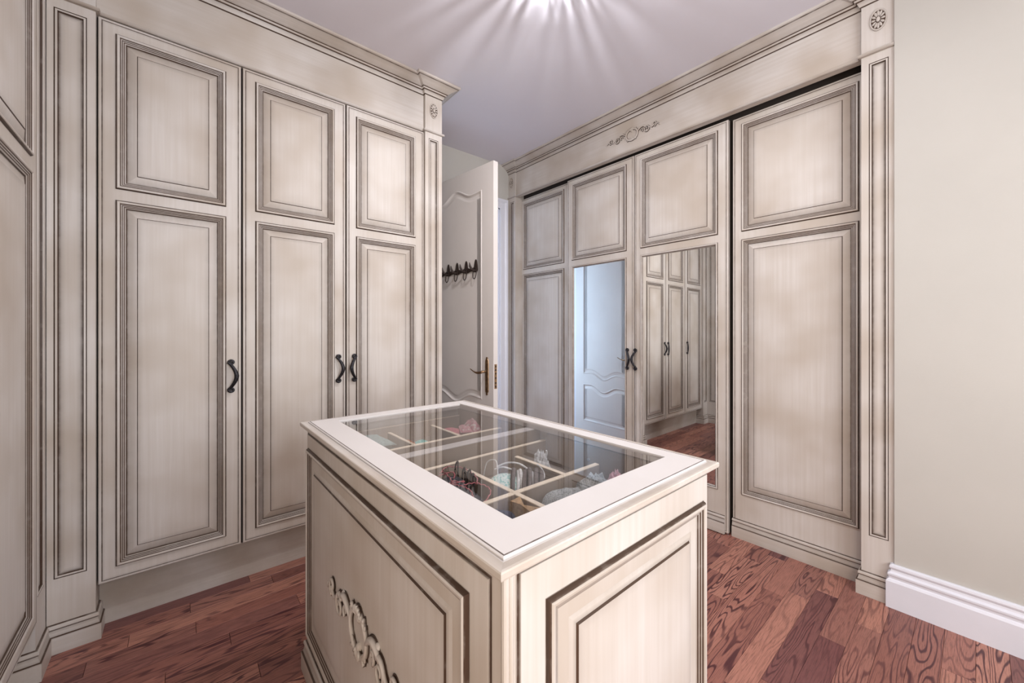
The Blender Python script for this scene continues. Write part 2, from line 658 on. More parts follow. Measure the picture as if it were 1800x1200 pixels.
def handle_mesh():
    mb = MB()
    pts, rr = [], []
    H = 0.068

    def spiral(cx_, cz, sgn, start):
        out = []
        for k in range(15):
            t = k / 14
            a = start + sgn * t * 2.1 * PI
            r = 0.0030 + 0.0100 * (1 - t) ** 1.0
            out.append((cx_ + r * math.cos(a), -0.012 - 0.003 * t, cz + r * math.sin(a)))
        return out
    # upper half from centre to the curl
    arc = []
    for k in range(17):
        t = -1 + 2 * k / 16
        arc.append((0.029 * (1 - abs(t) ** 1.7) - 0.010, -0.010 - 0.018 * (1 - t * t), t * (H - 0.004)))
    top = spiral(arc[-1][0] + 0.010, arc[-1][2] + 0.001, -1, PI)
    bot = spiral(arc[0][0] + 0.010, arc[0][2] - 0.001, 1, -PI)
    full = list(reversed(bot)) + arc[1:-1] + top
    n = len(full)
    for i, p in enumerate(full):
        d = abs(i - (n - 1) / 2) / ((n - 1) / 2)
        if d < 0.36:
            rr.append(0.0100 - 0.0110 * d)
        else:
            rr.append(0.0060 - 0.0026 * (d - 0.36) / 0.64)
    mb.tube(full, rr, 10)
    for zc in (arc[-1][2], arc[0][2]):
        mb.tube([(0.0, 0.0, zc), (0.0, -0.012, zc)], 0.0045, 8)
    mb.tube([(0.019, -0.028, -0.003), (0.019, -0.028, 0.003)], [0.0098, 0.0098], 10)
    return mb


HANDLE = None


def add_handle(door, x, z, flip):
    global HANDLE
    if HANDLE is None:
        HANDLE = handle_mesh().build('handle', 'pewter', door, smooth=True)
        h = HANDLE
        fixn(h)
    else:
        h = HANDLE.copy()
        COL.objects.link(h)
        h.parent = door
    h.location = (x, 0, z)
    h.rotation_euler = (0, 0, 0)
    h.scale = (-1 if flip else 1, 1, 1)
    h['label'] = 'dark pewter bow handle with curled ends'
    return h


def door_leaf(parent, w, z0, z1, holes, thick=0.020):
    mb = MB()
    ed = [(i, (thick if k == 0 else y), g) for k, (i, y, g) in enumerate(EDGE)]
    mb.rings(0, w, z0, z1, ed, fill=False)
    i = EDGE[-1][0]
    xs = [i, w - i] + [h[k] for h in holes for k in (0, 1)]
    zs = [z0 + i, z1 - i] + [h[k] for h in holes for k in (2, 3)]
    mb.sheet(xs, zs, holes)
    mb.add([(0, thick, z0), (0, thick, z1), (w, thick, z1), (w, thick, z0)], 0.4)
    return mb.build('door', 'paint', parent)


PIL = [(0, 0, 0), (0, 0, 1), (.0028, .003, 1), (.0028, .003, .2), (.0038, -.0005, 0), (.0085, -.001, 0), (.0098, .001, .2), (.0098, .001, 1), (.012, .007, 1), (.0125, .007, .75), (.020, .007, .22), (.031, .007, .02)]
RZ0, RZ1 = 0.283, 2.506


def pilaster(parent, x0, x1, yf, sides, rx0, rx1, rosette=None, top=2.80):
    mb = MB()
    mb.sheet([x0, x1, rx0, rx1], [0, RZ0, RZ1, top], [(rx0, rx1, RZ0, RZ1)], yf)
    mb.rings(rx0, rx1, RZ0, RZ1, [(i, yf + y, g) for i, y, g in PIL])
    for xx, yb in zip((x0, x1), sides):
        if yb is not None:
            mb.add([(xx, yf, 0), (xx, yb, 0), (xx, yb, top), (xx, yf, top)], 0.12)
    p = mb.build('pilaster', 'paint', parent)
    if rosette is None:
        rosette = (x0 + x1) / 2
    make_rosette(p, rosette, yf, 2.695)
    return p


def make_rosette(parent, x, y, z):
    mb = MB()
    sx, sz = 0.030, 0.051
    mb.lathe((0, 0, 0), [(1.0, 0.0), (1.0, 0.0025), (0.97, 0.0035)], 28, sx, sz, 'y', g=0.55)
    mb.lathe((0, 0, 0), [(1.0, 0.0033), (0.97, 0.0055), (0.90, 0.0055), (0.86, 0.0036)], 28, sx, sz, 'y', g=0.05)
    mb.lathe((0, 0, 0), [(0.87, 0.0034), (0.80, 0.0038)], 28, sx, sz, 'y', g=1.0)
    for k in range(12):
        a = 2 * PI * k / 12
        ca, sa = math.cos(a), math.sin(a)
        pts, rr = [], []
        for t, r in ((0.30, .04), (0.42, .10), (0.58, .145), (0.70, .135), (0.80, .05)):
            pts.append((t * ca * sx, -0.0042, t * sa * sz))
            rr.append(r * 0.036)
        mb.tube(pts, rr, 6, flat=(1, 0.8), g=0.06)
    mb.lathe((0, 0, 0), [(0.30, 0.0036), (0.30, 0.006)], 18, sx, sz, 'y', g=1.0)
    mb.lathe((0, 0, 0), [(0.24, 0.006), (0.22, 0.0085), (0.12, 0.0098)], 18, sx, sz, 'y', g=0.0)
    return mb.build('rosette', 'paint', parent, smooth=False, loc=(x, y, z))


def applique(parent, loc, L, H, name='carved_applique', fat=1.32):
    """scroll ornament: oval cartouche with shells and S-scrolls to both sides; L length, H height"""
    mb = MB()
    k = L / 0.54
    hz = H / 0.13

    def T(pts, r, seg=7):
        pts = [(x_ * k, y_ * k, z_ * hz) for x_, y_, z_ in pts]
        r = [q * k * fat for q in r] if isinstance(r, (list, tuple)) else r * k * fat
        mb.tube(pts, r, seg, flat=(1, 0.85), back=(1, 1), g=0.0)
        r2 = [q * 1.12 + 0.0020 for q in r] if isinstance(r, (list, tuple)) else r * 1.12 + 0.0020
        mb.tube([(p[0], -0.0006, p[2]) for p in pts], r2, seg, flat=(1, 0.10), g=1.0)

    def blob(x_, z_, rx, rz, ry=0.007):
        rx, rz = rx * 1.3, rz * 1.3
        mb.lathe((x_ * k, 0, z_ * hz), [(1, 0), (0.94, ry * 0.55 * k), (0.6, ry * k), (0.2, ry * 1.1 * k)], 10, rx * k, rz * hz, 'y', g=0.08)
    # cartouche ring, leaning a little
    ring = []
    for i in range(28):
        a = 2 * PI * i / 28
        ring.append((0.058 * math.cos(a), -0.004, 0.046 * math.sin(a)))
    mb.tube([(x_ * k, y_ * k, z_ * hz) for x_, y_, z_ in ring], 0.0078 * k, 8, flat=(1, 0.9), back=(1, 1), closed=True)
    mb.tube([(x_ * k, -0.0006, z_ * hz) for x_, y_, z_ in ring], 0.0078 * k + 0.0020, 7, flat=(1, 0.1), g=1.0, closed=True)
    # shells: fans of small lobes at top and bottom
    for sgn, n, R in ((1, 7, 0.030), (-1, 6, 0.026)):
        for i in range(n):
            a = PI / 2 + (i - (n - 1) / 2) * 0.36
            c0 = (0.0, sgn * 0.032)
            p0 = (c0[0] + 0.006 * math.cos(a), -0.005, c0[1] + sgn * 0.004 * math.sin(a))
            p1 = (c0[0] + R * math.cos(a), -0.008, c0[1] + sgn * R * 0.9 * math.sin(a))
            T([p0, tuple((u + v) / 2 for u, v in zip(p0, p1)), p1], [0.003, 0.0055, 0.0042], 6)
    for sx in (-1, 1):
        for sz in (-1, 1):
            c = []
            for i in range(13):
                t = i / 12
                a = PI * 0.5 + t * 1.7 * PI
                r = 0.013 * (1 - 0.65 * t)
                c.append((sx * (0.046 + r * math.cos(a)), -0.006, sz * (0.034 + r * math.sin(a) * 0.9)))
            T(c, [0.0048 - 0.0022 * i / 12 for i in range(13)])
        # arm: leaves the ring, rises, dips into a big volute, then on to a smaller one and the tip
        arm = []
        for i in range(17):
            t = i / 16
            arm.append((sx * (0.058 + 0.085 * t), -0.006, 0.006 + 0.026 * math.sin(t * PI * 0.9) - 0.002 * t))
        T(arm, [0.0045 + 0.003 * math.sin(PI * i / 16) for i in range(17)])
        vol = []
        for i in range(26):
            t = i / 25
            a = PI * 0.75 - t * 2.9 * PI
            r = 0.030 * (1 - 0.78 * t)
            vol.append((sx * (0.145 + r * math.cos(a)), -0.006 - 0.002 * t, -0.006 + r * 0.95 * math.sin(a)))
        T(vol, [0.0060 - 0.0030 * i / 25 for i in range(26)])
        inner = []
        for i in range(16):
            t = i / 15
            a = -PI * 0.4 + t * 1.7 * PI
            r = 0.015 * (1 - 0.7 * t)
            inner.append((sx * (0.098 + r * math.cos(a)), -0.006, 0.002 + r * math.sin(a)))
        T(inner, [0.0042 - 0.002 * i / 15 for i in range(16)])
        arm2 = []
        for i in range(13):
            t = i / 12
            arm2.append((sx * (0.160 + 0.062 * t), -0.006, 0.012 - 0.024 * math.sin(t * PI * 0.85) + 0.008 * t))
        T(arm2, [0.0052 - 0.0008 * i / 12 for i in range(13)])
        vol2 = []
        for i in range(20):
            t = i / 19
            a = -PI * 0.5 + t * 2.3 * PI
            r = 0.021 * (1 - 0.76 * t)
            vol2.append((sx * (0.218 + r * math.cos(a)), -0.006, 0.010 + r * math.sin(a)))
        T(vol2, [0.0052 - 0.0026 * i / 19 for i in range(20)])
        tip = []
        for i in range(12):
            t = i / 11
            tip.append((sx * (0.228 + 0.040 * t), -0.005, -0.004 + 0.010 * math.sin(t * PI * 1.3)))
        T(tip, [0.0052 - 0.0034 * i / 11 for i in range(12)])
        blob(sx * 0.268, 0.002 - 0.009, 0.006, 0.007)
        blob(sx * 0.122, 0.030, 0.008, 0.006)
        blob(sx * 0.185, -0.014, 0.007, 0.006)
    blob(0, 0.031, 0.010, 0.009, 0.009)
    blob(0, -0.032, 0.009, 0.008, 0.009)
    return mb.build(name, 'paint', parent, smooth=True, loc=loc)


BASE = [(.018, 0, .12), (.018, .060, .02), (.018, .065, .3), (.018, .065, 1), (.013, .068, 1), (.013, .068, .35), (.010, .078, .15), (.008, .089, .3), (.008, .089, 1), (.009, .092, 1),
        (.009, .092, .1), (.0115, .096, 0), (.0105, .104, .05), (.006, .107, .3), (.006, .107, .9), (.001, .110, .9), (0, .110, .5)]
TRIM = [(0, 2.544, .1), (.006, 2.544, .15), (.010, 2.545, .7), (.010, 2.545, .3), (.013, 2.549, .25), (.013, 2.556, .05), (.011, 2.558, .1), (.006, 2.560, .1), (.006, 2.560, .9), (0, 2.563, .9)]
CROWN = [(0, 2.784, .6), (.003, 2.784, 1), (.003, 2.7875, 1), (.006, 2.788, .05), (.008, 2.793, .12), (.014, 2.806, .3), (.015, 2.808, 1), (.019, 2.8115, 1), (.019, 2.8115, .05), (.023, 2.8135, 0),
         (.023, 2.818, .1), (.026, 2.819, 1), (.029, 2.821, .9), (.029, 2.821, .28), (.040, 2.829, .14), (.058, 2.839, .06), (.076, 2.847, .12), (.080, 2.850, .8), (.083, 2.8515, .8), (.083, 2.8515, .05),
         (.091, 2.854, 0), (.091, CEIL, .1)]

# z of the two panels on every wardrobe door
PZ = ((0.263, 1.795), (1.843, 2.490))


def wardrobe_run(root, dw=0.486, rm=0.060):
    """three hinged doors between two pilasters (local frame: x to the right, -y to the viewer)"""
    DW = dw
    x = 1.609 - 3 * DW - 0.015
    leaf0 = None
    xs = []
    for i in range(3):
        xs.append(x)
        if leaf0 is None:
            holes = [(0.052, DW - rm, *PZ[0]), (0.052, DW - rm, *PZ[1])]
            d = door_leaf(root, DW, 0.205, 2.5405, holes)
            for h in holes:
                raised(d, *h)
            leaf0 = d
        else:
            d = copy_tree(leaf0, root)
        d.location = (x, 0, 0)
        x += DW + 0.0075
    return xs


def finish_run(root, toe_y, frieze_y, depth, xl=0.131):
    mb = MB()
    mb.box(xl + 0.004, 1.609, 0.0215, depth, 0.20, 2.55, m=0)
    mb.build('carcass', 'edge', root)
    mb = MB()
    mb.box(xl + 0.001, 1.611, toe_y, toe_y + 0.02, 0, 0.2, g=0.16)
    mb.build('toe_kick', 'paint_h', root)
    mb = MB()
    mb.box(xl - 0.03, 1.64, frieze_y, frieze_y + 0.012, 2.544, 2.80)
    mb.build('frieze', 'paint_h', root)


# ---------------------------------------------------------------- wardrobe on the left wall (three doors in view)
WA = thing('wardrobe', 'glazed cream wardrobe with three panelled doors left of the open door', 'wardrobe', (-2.33, -0.386, 0), PI / 2)
wardrobe_run(WA)
kids = [o for o in WA.children if o.name.startswith('door')]
add_handle(kids[0], 0.447, 1.03, False)
add_handle(kids[1], 0.447, 1.035, False)
add_handle(kids[2], 0.037, 1.035, True)
finish_run(WA, 0.072, 0.010, 0.655)
pilaster(WA, 0.0, 0.131, -0.015, (None, 0.08), 0.018, 0.107)
pilaster(WA, 1.611, 1.734, -0.015, (0.08, 0.66), 1.636, 1.706)
mb = MB()
mb.sweep([(-0.0, -0.015), (0.131, -0.015), (0.131, 0.072)], BASE)
mb.build('base_moulding', 'paint_h', WA)
mb = MB()
mb.sweep([(1.611, 0.072), (1.611, -0.015), (1.734, -0.015), (1.734, 0.655)], BASE)
mb.build('base_moulding', 'paint_h', WA)
pathA = [(0.0, -0.015), (0.131, -0.015), (0.131, 0.010), (1.611, 0.010), (1.611, -0.015), (1.734, -0.015), (1.734, 0.655)]
mb = MB()
mb.sweep(pathA, TRIM)
mb.build('frieze_trim', 'paint_h', WA)
mb = MB()
mb.sweep(pathA, CROWN)
mb.build('crown_moulding', 'paint_h', WA)

# ---------------------------------------------------------------- wardrobe on the near wall, its door edge at the left of the view
WC = thing('wardrobe', 'glazed cream wardrobe cut by the left edge of the picture', 'wardrobe', (-0.559, -0.383, 0), PI)
wardrobe_run(WC, 0.58, 0.084)
kidsC = [o for o in WC.children if o.name.startswith('door')]
add_handle(kidsC[0], 0.545, 1.035, False)
add_handle(kidsC[1], 0.037, 1.035, True)
add_handle(kidsC[2], 0.037, 1.035, True)
finish_run(WC, 0.072, 0.020, 0.66, -0.160)
pilaster(WC, -0.291, -0.160, 0.005, (0.66, 0.08), -0.269, -0.184)
pilaster(WC, 1.611, 1.756, 0.005, (0.08, None), 1.640, 1.728)
mb = MB()
mb.sweep([(-0.291, 0.655), (-0.291, 0.005), (-0.160, 0.005), (-0.160, 0.072)], BASE)
mb.build('base_moulding', 'paint_h', WC)
mb = MB()
mb.sweep([(1.611, 0.072), (1.611, 0.005), (1.756, 0.005)], BASE)
mb.build('base_moulding', 'paint_h', WC)
pathC = [(-0.291, 0.655), (-0.291, 0.005), (-0.160, 0.005), (-0.160, 0.020), (1.611, 0.020), (1.611, 0.005), (1.756, 0.005)]
mb = MB()
mb.sweep(pathC, TRIM)
mb.build('frieze_trim', 'paint_h', WC)
mb = MB()
mb.sweep(pathC, CROWN)
mb.build('crown_moulding', 'paint_h', WC)

# ---------------------------------------------------------------- wardrobe on the far wall (sliding outer doors, two mirrored middle doors)
WB = thing('wardrobe', 'long glazed cream wardrobe with two mirrored doors between two plain ones', 'wardrobe', (-3.0, 2.51, 0), 0)
BDW = 0.646
MZ = (0.262, 1.795)
holesB = [(0.050, BDW - 0.060, *PZ[0]), (0.050, BDW - 0.060, *PZ[1])]
d1 = door_leaf(WB, BDW, 0.008, 2.533, holesB, 0.022)
for h in holesB:
    raised(d1, *h)
mb = MB()
mb.sweep([(0.0, 0), (BDW, 0)], [(o_ * 0.95, z, g) for o_, z, g in BASE if True])
bm1 = mb.build('base_moulding', 'paint_h', d1)
d1.location = (0.075, 0.075, 0)
d4 = copy_tree(d1, WB)
d4.location = (2.037, 0.075, 0)
MIRP = [(0, 0, .9), (.0012, -.004, .9), (.003, -.006, .6), (.003, -.006, .08), (.008, -.008, .02), (.012, -.005, .25), (.012, -.005, .9), (.015, -.002, .9), (.015, -.002, .25), (.020, .0088, .5)]
dm = door_leaf(WB, BDW, 0.012, 2.533, holesB, 0.026)
dm['label'] = 'mirrored door'
raised(dm, *holesB[1])
mb = MB()
mb.rings(*holesB[0], MIRP, fill=False)
mb.build('mirror_frame', 'paint', dm)
mb = MB()
h = holesB[0]
mw = (h[1] - h[0]) / 2 - 0.0185
mb.box(-mw, mw, -0.002, 0.002, h[2] + 0.0185, h[3] - 0.0185)
mo = mb.build('mirror', 'mirror', dm, loc=((h[0] + h[1]) / 2, 0.0085, 0))
mb = MB()
mb.sweep([(0.0, 0), (BDW - 0.018, 0)], [(o_ * 0.85, z + 0.006, g) for o_, z, g in BASE])
mb.build('base_moulding', 'paint_h', dm)
dm.location = (0.725, 0.045, 0)
d3 = copy_tree(dm, WB)
d3.location = (1.377, 0.045, 0)
for ch in d3.children:
    if ch.name.startswith('mirror') and 'frame' not in ch.name:
        ch.rotation_euler = (0, 0, math.radians(0.5))      # the pane sits a little askew in its frame
add_handle(dm, BDW - 0.044, 1.038, False)
add_handle(d3, 0.012, 1.038, True)
mb = MB()
mb.box(0.02, 2.74, 0.105, 0.60, 0.0, 2.60)
mb.build('carcass', 'edge', WB)
mb = MB()
mb.box(0.02, 2.74, 0.035, 0.105, 2.62, 2.66)
mb.build('track', 'edge', WB)
mb = MB()
mb.box(0.08, 2.66, 0.0, 0.034, 2.546, 2.80)
fz = mb.build('frieze', 'paint_h', WB)
applique(fz, (1.385, 0.0, 2.668), 0.44, 0.112, fat=0.95)
PYR = -0.024
pilaster(WB, 0.0, 0.104, -0.012, (None, 0.10), 0.030, 0.088, rosette=0.045)
pilaster(WB, 2.645, 2.759, PYR, (0.10, None), 2.672, 2.740, rosette=2.705)
mb = MB()
mb.sweep([(0.0, -0.012), (0.104, -0.012), (0.104, 0.072)], BASE)
mb.build('base_moulding', 'paint_h', WB)
mb = MB()
mb.sweep([(2.645, 0.072), (2.645, PYR), (2.759, PYR)], BASE)
mb.build('base_moulding', 'paint_h', WB)
pathB = [(0.0, -0.012), (0.104, -0.012), (0.104, 0.0), (2.645, 0.0), (2.645, PYR), (2.759, PYR)]
mb = MB()
mb.sweep(pathB, TRIM)
mb.build('frieze_trim', 'paint_h', WB)
mb = MB()
mb.sweep(pathB, CROWN)
mb.build('crown_moulding', 'paint_h', WB)
mb = MB()
mb.lathe((0, 0, 0), [(0.006, 0), (0.006, 0.004)], 12, m=0)
mb.box(-0.006, 0.006, -0.01, 0.01, 0.004, 0.012)
g1 = mb.build('floor_guide', 'steel', WB)
g1.location = (2.016, 0.058, 0)

# ---------------------------------------------------------------- open room door
DW_, DT = 0.84, 0.042
H_ = (-2.990, 1.575)
ang = math.atan2(0.085, 0.837)
RD = bpy.data.objects.new('door_1', None)
COL.objects.link(RD)
RD.location = (H_[0], H_[1], 0)
RD.rotation_euler = (0, 0, ang)
struct(RD, 'open white panelled door with wavy topped panels and brass lever')
HX0, HX1 = 0.12, 0.72
NX = 32
TXS = [HX0 + (HX1 - HX0) * i / NX for i in range(NX + 1)]


def wave(t, base, amp, shoulder):
    """cathedral curve, t 0..1"""
    u = abs(t - 0.5) * 2
    if u > 0.62:
        return base + shoulder * (0.5 - 0.5 * math.cos((u - 0.62) / 0.38 * PI)) * 0.6
    return base + amp * (0.5 + 0.5 * math.cos(u / 0.62 * PI))


TOPW = [wave(i / NX, 2.244, 0.066, 0.012) for i in range(NX + 1)]
MIDU = [wave(i / NX, 0.768, -0.062, -0.014) for i in range(NX + 1)]
MIDL = [wave(i / NX, 0.655, -0.066, -0.008) for i in range(NX + 1)]
LOWB = [0.235] * (NX + 1)
ZB, ZT = 0.010, 2.423
mb = MB()
YF, YBk = 0.0, DT
for y in (YF, YBk):
    mb.add([(0, y, ZB), (HX0, y, ZB), (HX0, y, ZT), (0, y, ZT)])
    mb.add([(HX1, y, ZB), (DW_, y, ZB), (DW_, y, ZT), (HX1, y, ZT)])
    for i in range(NX):
        a, b_ = TXS[i], TXS[i + 1]
        mb.add([(a, y, TOPW[i]), (b_, y, TOPW[i + 1]), (b_, y, ZT), (a, y, ZT)])
        mb.add([(a, y, MIDL[i]), (b_, y, MIDL[i + 1]), (b_, y, MIDU[i + 1]), (a, y, MIDU[i])])
        mb.add([(a, y, ZB), (b_, y, ZB), (b_, y, LOWB[i + 1]), (a, y, LOWB[i])])
mb.add([(0, 0, ZB), (0, DT, ZB), (0, DT, ZT), (0, 0, ZT)])
mb.add([(DW_, 0, ZB), (DW_, DT, ZB), (DW_, DT, ZT), (DW_, 0, ZT)])
mb.add([(0, 0, ZT), (DW_, 0, ZT), (DW_, DT, ZT), (0, DT, ZT)])
mb.add([(0, 0, ZB), (DW_, 0, ZB), (DW_, DT, ZB), (0, DT, ZB)])
mb.build('leaf', 'doorwhite', RD)
DP = [(0, 0), (.004, -.003), (.009, -.0035), (.014, .002), (.018, .006), (.024, .008), (.040, .007), (.052, .0035), (.056, .003)]


def wavy_panel(lo, hi, ysign, y0):
    pts = [(TXS[i], lo[i]) for i in range(NX + 1)] + [(TXS[i], hi[i]) for i in range(NX, -1, -1)]
    n = len(pts)

    def inset(d):
        out = []
        for i in range(n):
            p0, p1, p2 = Vector(pts[i - 1]), Vector(pts[i]), Vector(pts[(i + 1) % n])
            a, b_ = (p1 - p0).normalized(), (p2 - p1).normalized()
            na, nb = Vector((-a.y, a.x)), Vector((-b_.y, b_.x))
            h_ = na + nb
            h_ = h_ / max(0.3, h_.dot(na))
            out.append(p1 + h_ * d)
        return out
    mb = MB()
    prev = None
    for d, yy in DP:
        cur = [(p.x, y0 + ysign * yy, p.y) for p in inset(d)]
        if prev:
            for i in range(n):
                j = (i + 1) % n
                mb.add([prev[i], prev[j], cur[j], cur[i]])
        prev = cur
    for i in range(NX):
        j = 2 * NX + 1 - i
        mb.add([prev[i], prev[i + 1], prev[j - 1], prev[j]])
    return mb


for lo, hi in ((MIDU, TOPW), (LOWB, MIDL)):
    wavy_panel(lo, hi, 1, 0.0).build('panel', 'doorwhite', RD)
    wavy_panel(lo, hi, -1, DT).build('panel', 'doorwhite', RD)


def lever_set(side):
    """ornate long backplate with a wavy lever; side -1 faces the room side y=0, +1 the other"""
    y0 = 0.0 if side < 0 else DT
    mb = MB()
    zc0, zc1 = 0.815, 1.045
    prof = [(zc0 - 0.02, 0.003), (zc0 - 0.012, 0.010), (zc0 - 0.004, 0.007), (zc0 + 0.004, 0.016), (zc0 + 0.018, 0.0175), (zc1 - 0.018, 0.0175), (zc1 - 0.004, 0.016), (zc1 + 0.006, 0.008), (zc1 + 0.012, 0.009), (zc1 + 0.018, 0.003)]
    fr_ = [(z, w, 0.005) for z, w in prof]
    for (za, wa, t), (zb, wb, _) in zip(fr_, fr_[1:]):
        ya = y0 + side * t
        mb.add([(-wa * .8, ya, za), (wa * .8, ya, za), (wb * .8, ya, zb), (-wb * .8, ya, zb)])
        mb.add([(-wa, y0, za), (-wa * .8, ya, za), (-wb * .8, ya, zb), (-wb, y0, zb)])
        mb.add([(wa, y0, za), (wa * .8, ya, za), (wb * .8, ya, zb), (wb, y0, zb)])
    mb.lathe((0, y0, 0.9), [(0.004, 0.0), (0.004, 0.001)], 8, axis='z')
    plate = mb.build('backplate', 'brass', RD, loc=(0.775, 0, 0))
    mb = MB()
    zl = 0.962
    mb.tube([(0, y0, zl), (0, y0 + side * 0.02, zl), (0, y0 + side * 0.052, zl)], [0.012, 0.008, 0.0085], 12)
    pts, rr = [], []
    for i in range(18):
        t = i / 17
        pts.append((0.006 - 0.128 * t, y0 + side * (0.052 + 0.004 * math.sin(t * PI)), zl - 0.010 * math.sin(t * PI * 1.15) + 0.010 * t ** 2))
        rr.append(0.0088 - 0.0045 * t + 0.0015 * math.sin(t * PI * 2) if i < 16 else 0.003)
    mb.tube(pts, rr, 10, flat=(1, 0.8))
    return mb.build('lever', 'brass', RD, smooth=True, loc=(0.775, 0, 0))


lever_set(-1)
lever_set(1)
mb = MB()
mb.box(DW_, DW_ + 0.0015, 0.009, 0.031, 0.845, 1.015)
for z in (0.86, 0.885, 0.92, 0.95, 0.975, 1.0):
    mb.box(DW_ + 0.0015, DW_ + 0.003, 0.014, 0.026, z - 0.006, z + 0.006, m=1)
mb.build('lock_faceplate', ['brass', 'iron'], RD)

# coat hook rail on the door
HR = thing('coat_hook_rail', 'dark bronze rail of leaf shaped coat hooks screwed to the white door', 'coat rack', (H_[0], H_[1], 0), ang)
mb = MB()
hx = [0.118 + 0.108 * i for i in range(6)]
zr = 1.690
pts = [(hx[0] + (hx[-1] - hx[0]) * i / 80, -0.0, 0) for i in range(81)]
for i in range(80):
    xa, xb = pts[i][0], pts[i + 1][0]
    def hw(x_):
        ph = ((x_ - hx[0]) / 0.108) % 1
        return 0.010 + 0.011 * (0.5 + 0.5 * math.cos(2 * PI * ph))
    a, b_ = hw(xa), hw(xb)
    mb.add([(xa, -0.004, zr - a), (xb, -0.004, zr - b_), (xb, -0.004, zr + b_), (xa, -0.004, zr + a)])
    mb.add([(xa, 0.003, zr + a), (xa, -0.004, zr + a), (xb, -0.004, zr + b_), (xb, 0.003, zr + b_)])
    mb.add([(xa, 0.003, zr - a), (xa, -0.004, zr - a), (xb, -0.004, zr - b_), (xb, 0.003, zr - b_)])
mb.build('rail', 'iron', HR)
for i, xh in enumerate(hx):
    mb = MB()
    out = []
    for k in range(24):
        a = 2 * PI * k / 24
        zz = math.sin(a)
        wv = 0.021 * abs(math.cos(a)) ** 0.9 * (1 if zz < 0 else (1 - 0.25 * zz))
        out.append((math.copysign(wv, math.cos(a)), zz * (0.072 if zz > 0 else 0.02)))
    cen = (0, -0.009, 0.02)
    for k in range(24):
        p, q = out[k], out[(k + 1) % 24]
        mb.add([(p[0], -0.005, p[1]), (q[0], -0.005, q[1]), cen])
        mb.add([(p[0], 0.0, p[1]), (q[0], 0.0, q[1]), (q[0], -0.005, q[1]), (p[0], -0.005, p[1])])
    # prong reaching out and up
    pr = [(0, -0.006, -0.006), (0, -0.025, -0.010), (0, -0.045, -0.002), (0, -0.058, 0.018), (0, -0.062, 0.042)]
    mb.tube(pr, [0.008, 0.0075, 0.009, 0.008, 0.0025], 8)
    # lower ring shaped hook
    rg = []
    for k in range(22):
        a = 2 * PI * k / 22
        rg.append((0.019 * math.cos(a), -0.010 - 0.010 * (0.5 - 0.5 * math.sin(a)), -0.030 + 0.040 * math.sin(a)))
    mb.tube(rg, 0.0032, 6, closed=True)
    mb.build('hook', 'iron', HR, loc=(xh, 0, zr))

# ---------------------------------------------------------------- island
IX0, IX1, IY0, IY1 = -1.597, -0.447, 0.365, 1.035
ISL = thing('display_island', 'cream glass-topped dressing island with carved scroll ornament, centre of room', 'island', ((IX0 + IX1) / 2, (IY0 + IY1) / 2, 0))
CX, CY = ISL.location.x, ISL.location.y
hw_, hd = (IX1 - IX0) / 2, (IY1 - IY0) / 2
mb = MB()
T_ = 0.022
mb.box(-hw_, hw_, -hd, -hd + T_, 0, 0.897, c=0.001)
mb.box(-hw_, hw_, hd - T_, hd, 0, 0.897, c=0.001)
mb.box(-hw_, -hw_ + T_, -hd + T_, hd - T_, 0, 0.897)
mb.box(hw_ - T_, hw_, -hd + T_, hd - T_, 0, 0.897)
mb.build('carcass', 'paint', ISL)
mb = MB()
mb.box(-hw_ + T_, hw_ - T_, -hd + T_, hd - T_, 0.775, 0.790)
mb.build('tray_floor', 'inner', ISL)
mb = MB()
mb.sweep([(-hw_, -hd), (hw_, -hd), (hw_, hd), (-hw_, hd)], BASE, closed=True)
mb.build('base_moulding', 'paint_h', ISL)
IM = [(i * 1.10, y * 1.2, g) for i, y, g in MOULD]
IF = [(.0358, .0095, .5), (.042, .008, .2), (.066, .002, .06), (.074, .0012, .3), (.074, .0012, 1), (.0775, -.002, 1), (.0775, -.002, .12), (.095, -.002, .02), (.13, -.002, 0)]


def island_side(rot, half, dist, x0, x1, z0, z1, hx0, hx1, hz0, hz1, orn=False):
    """framed panel lying on one side of the island"""
    mb = MB()
    ed = [(0, .004, 1), (0, .0, .9), (.0015, -.0035, .3), (.003, -.004, 0), (.006, -.004, 0)]
    mb.rings(x0, x1, z0, z1, ed, fill=False)
    mb.sheet([x0 + .006, x1 - .006, hx0, hx1], [z0 + .006, z1 - .006, hz0, hz1], [(hx0, hx1, hz0, hz1)], -.004)
    gp = 0.004
    mb.rings(x0 - gp, x1 + gp, z0 - gp, z1 + gp, [(0, -.0006, .85), (gp, -.0006, 1)], fill=False)
    p = mb.build('side_panel', 'paint', ISL)
    p.rotation_euler = (0, 0, rot)
    p.location = (math.sin(rot) * dist, -math.cos(rot) * dist, 0)
    a = MB()
    a.rings(hx0, hx1, hz0, hz1, [(i, y - .004, g) for i, y, g in IM], fill=False)
    a.build('moulding', 'paint', p)
    a = MB()
    a.rings(hx0, hx1, hz0, hz1, [(i, y - .004, g) for i, y, g in IF])
    a.build('panel', 'paint', p)
    if orn:
        applique(p, (-0.008, -0.006, 0.472), 0.545, 0.158)
    return p


island_side(0, hw_, hd, -hw_ + 0.012, hw_ - 0.034, 0.114, 0.871, -hw_ + 0.030, hw_ - 0.086, 0.150, 0.823, True)
island_side(PI / 2, hd, hw_, -hd + 0.027, hd - 0.006, 0.114, 0.885, -hd + 0.082, hd - 0.030, 0.150, 0.822)
island_side(PI, hw_, hd, -hw_ + 0.03, hw_ - 0.03, 0.114, 0.871, -hw_ + 0.080, hw_ - 0.080, 0.150, 0.823, True)
island_side(-PI / 2, hd, hw_, -hd + 0.027, hd - 0.027, 0.114, 0.885, -hd + 0.082, hd - 0.082, 0.150, 0.822)
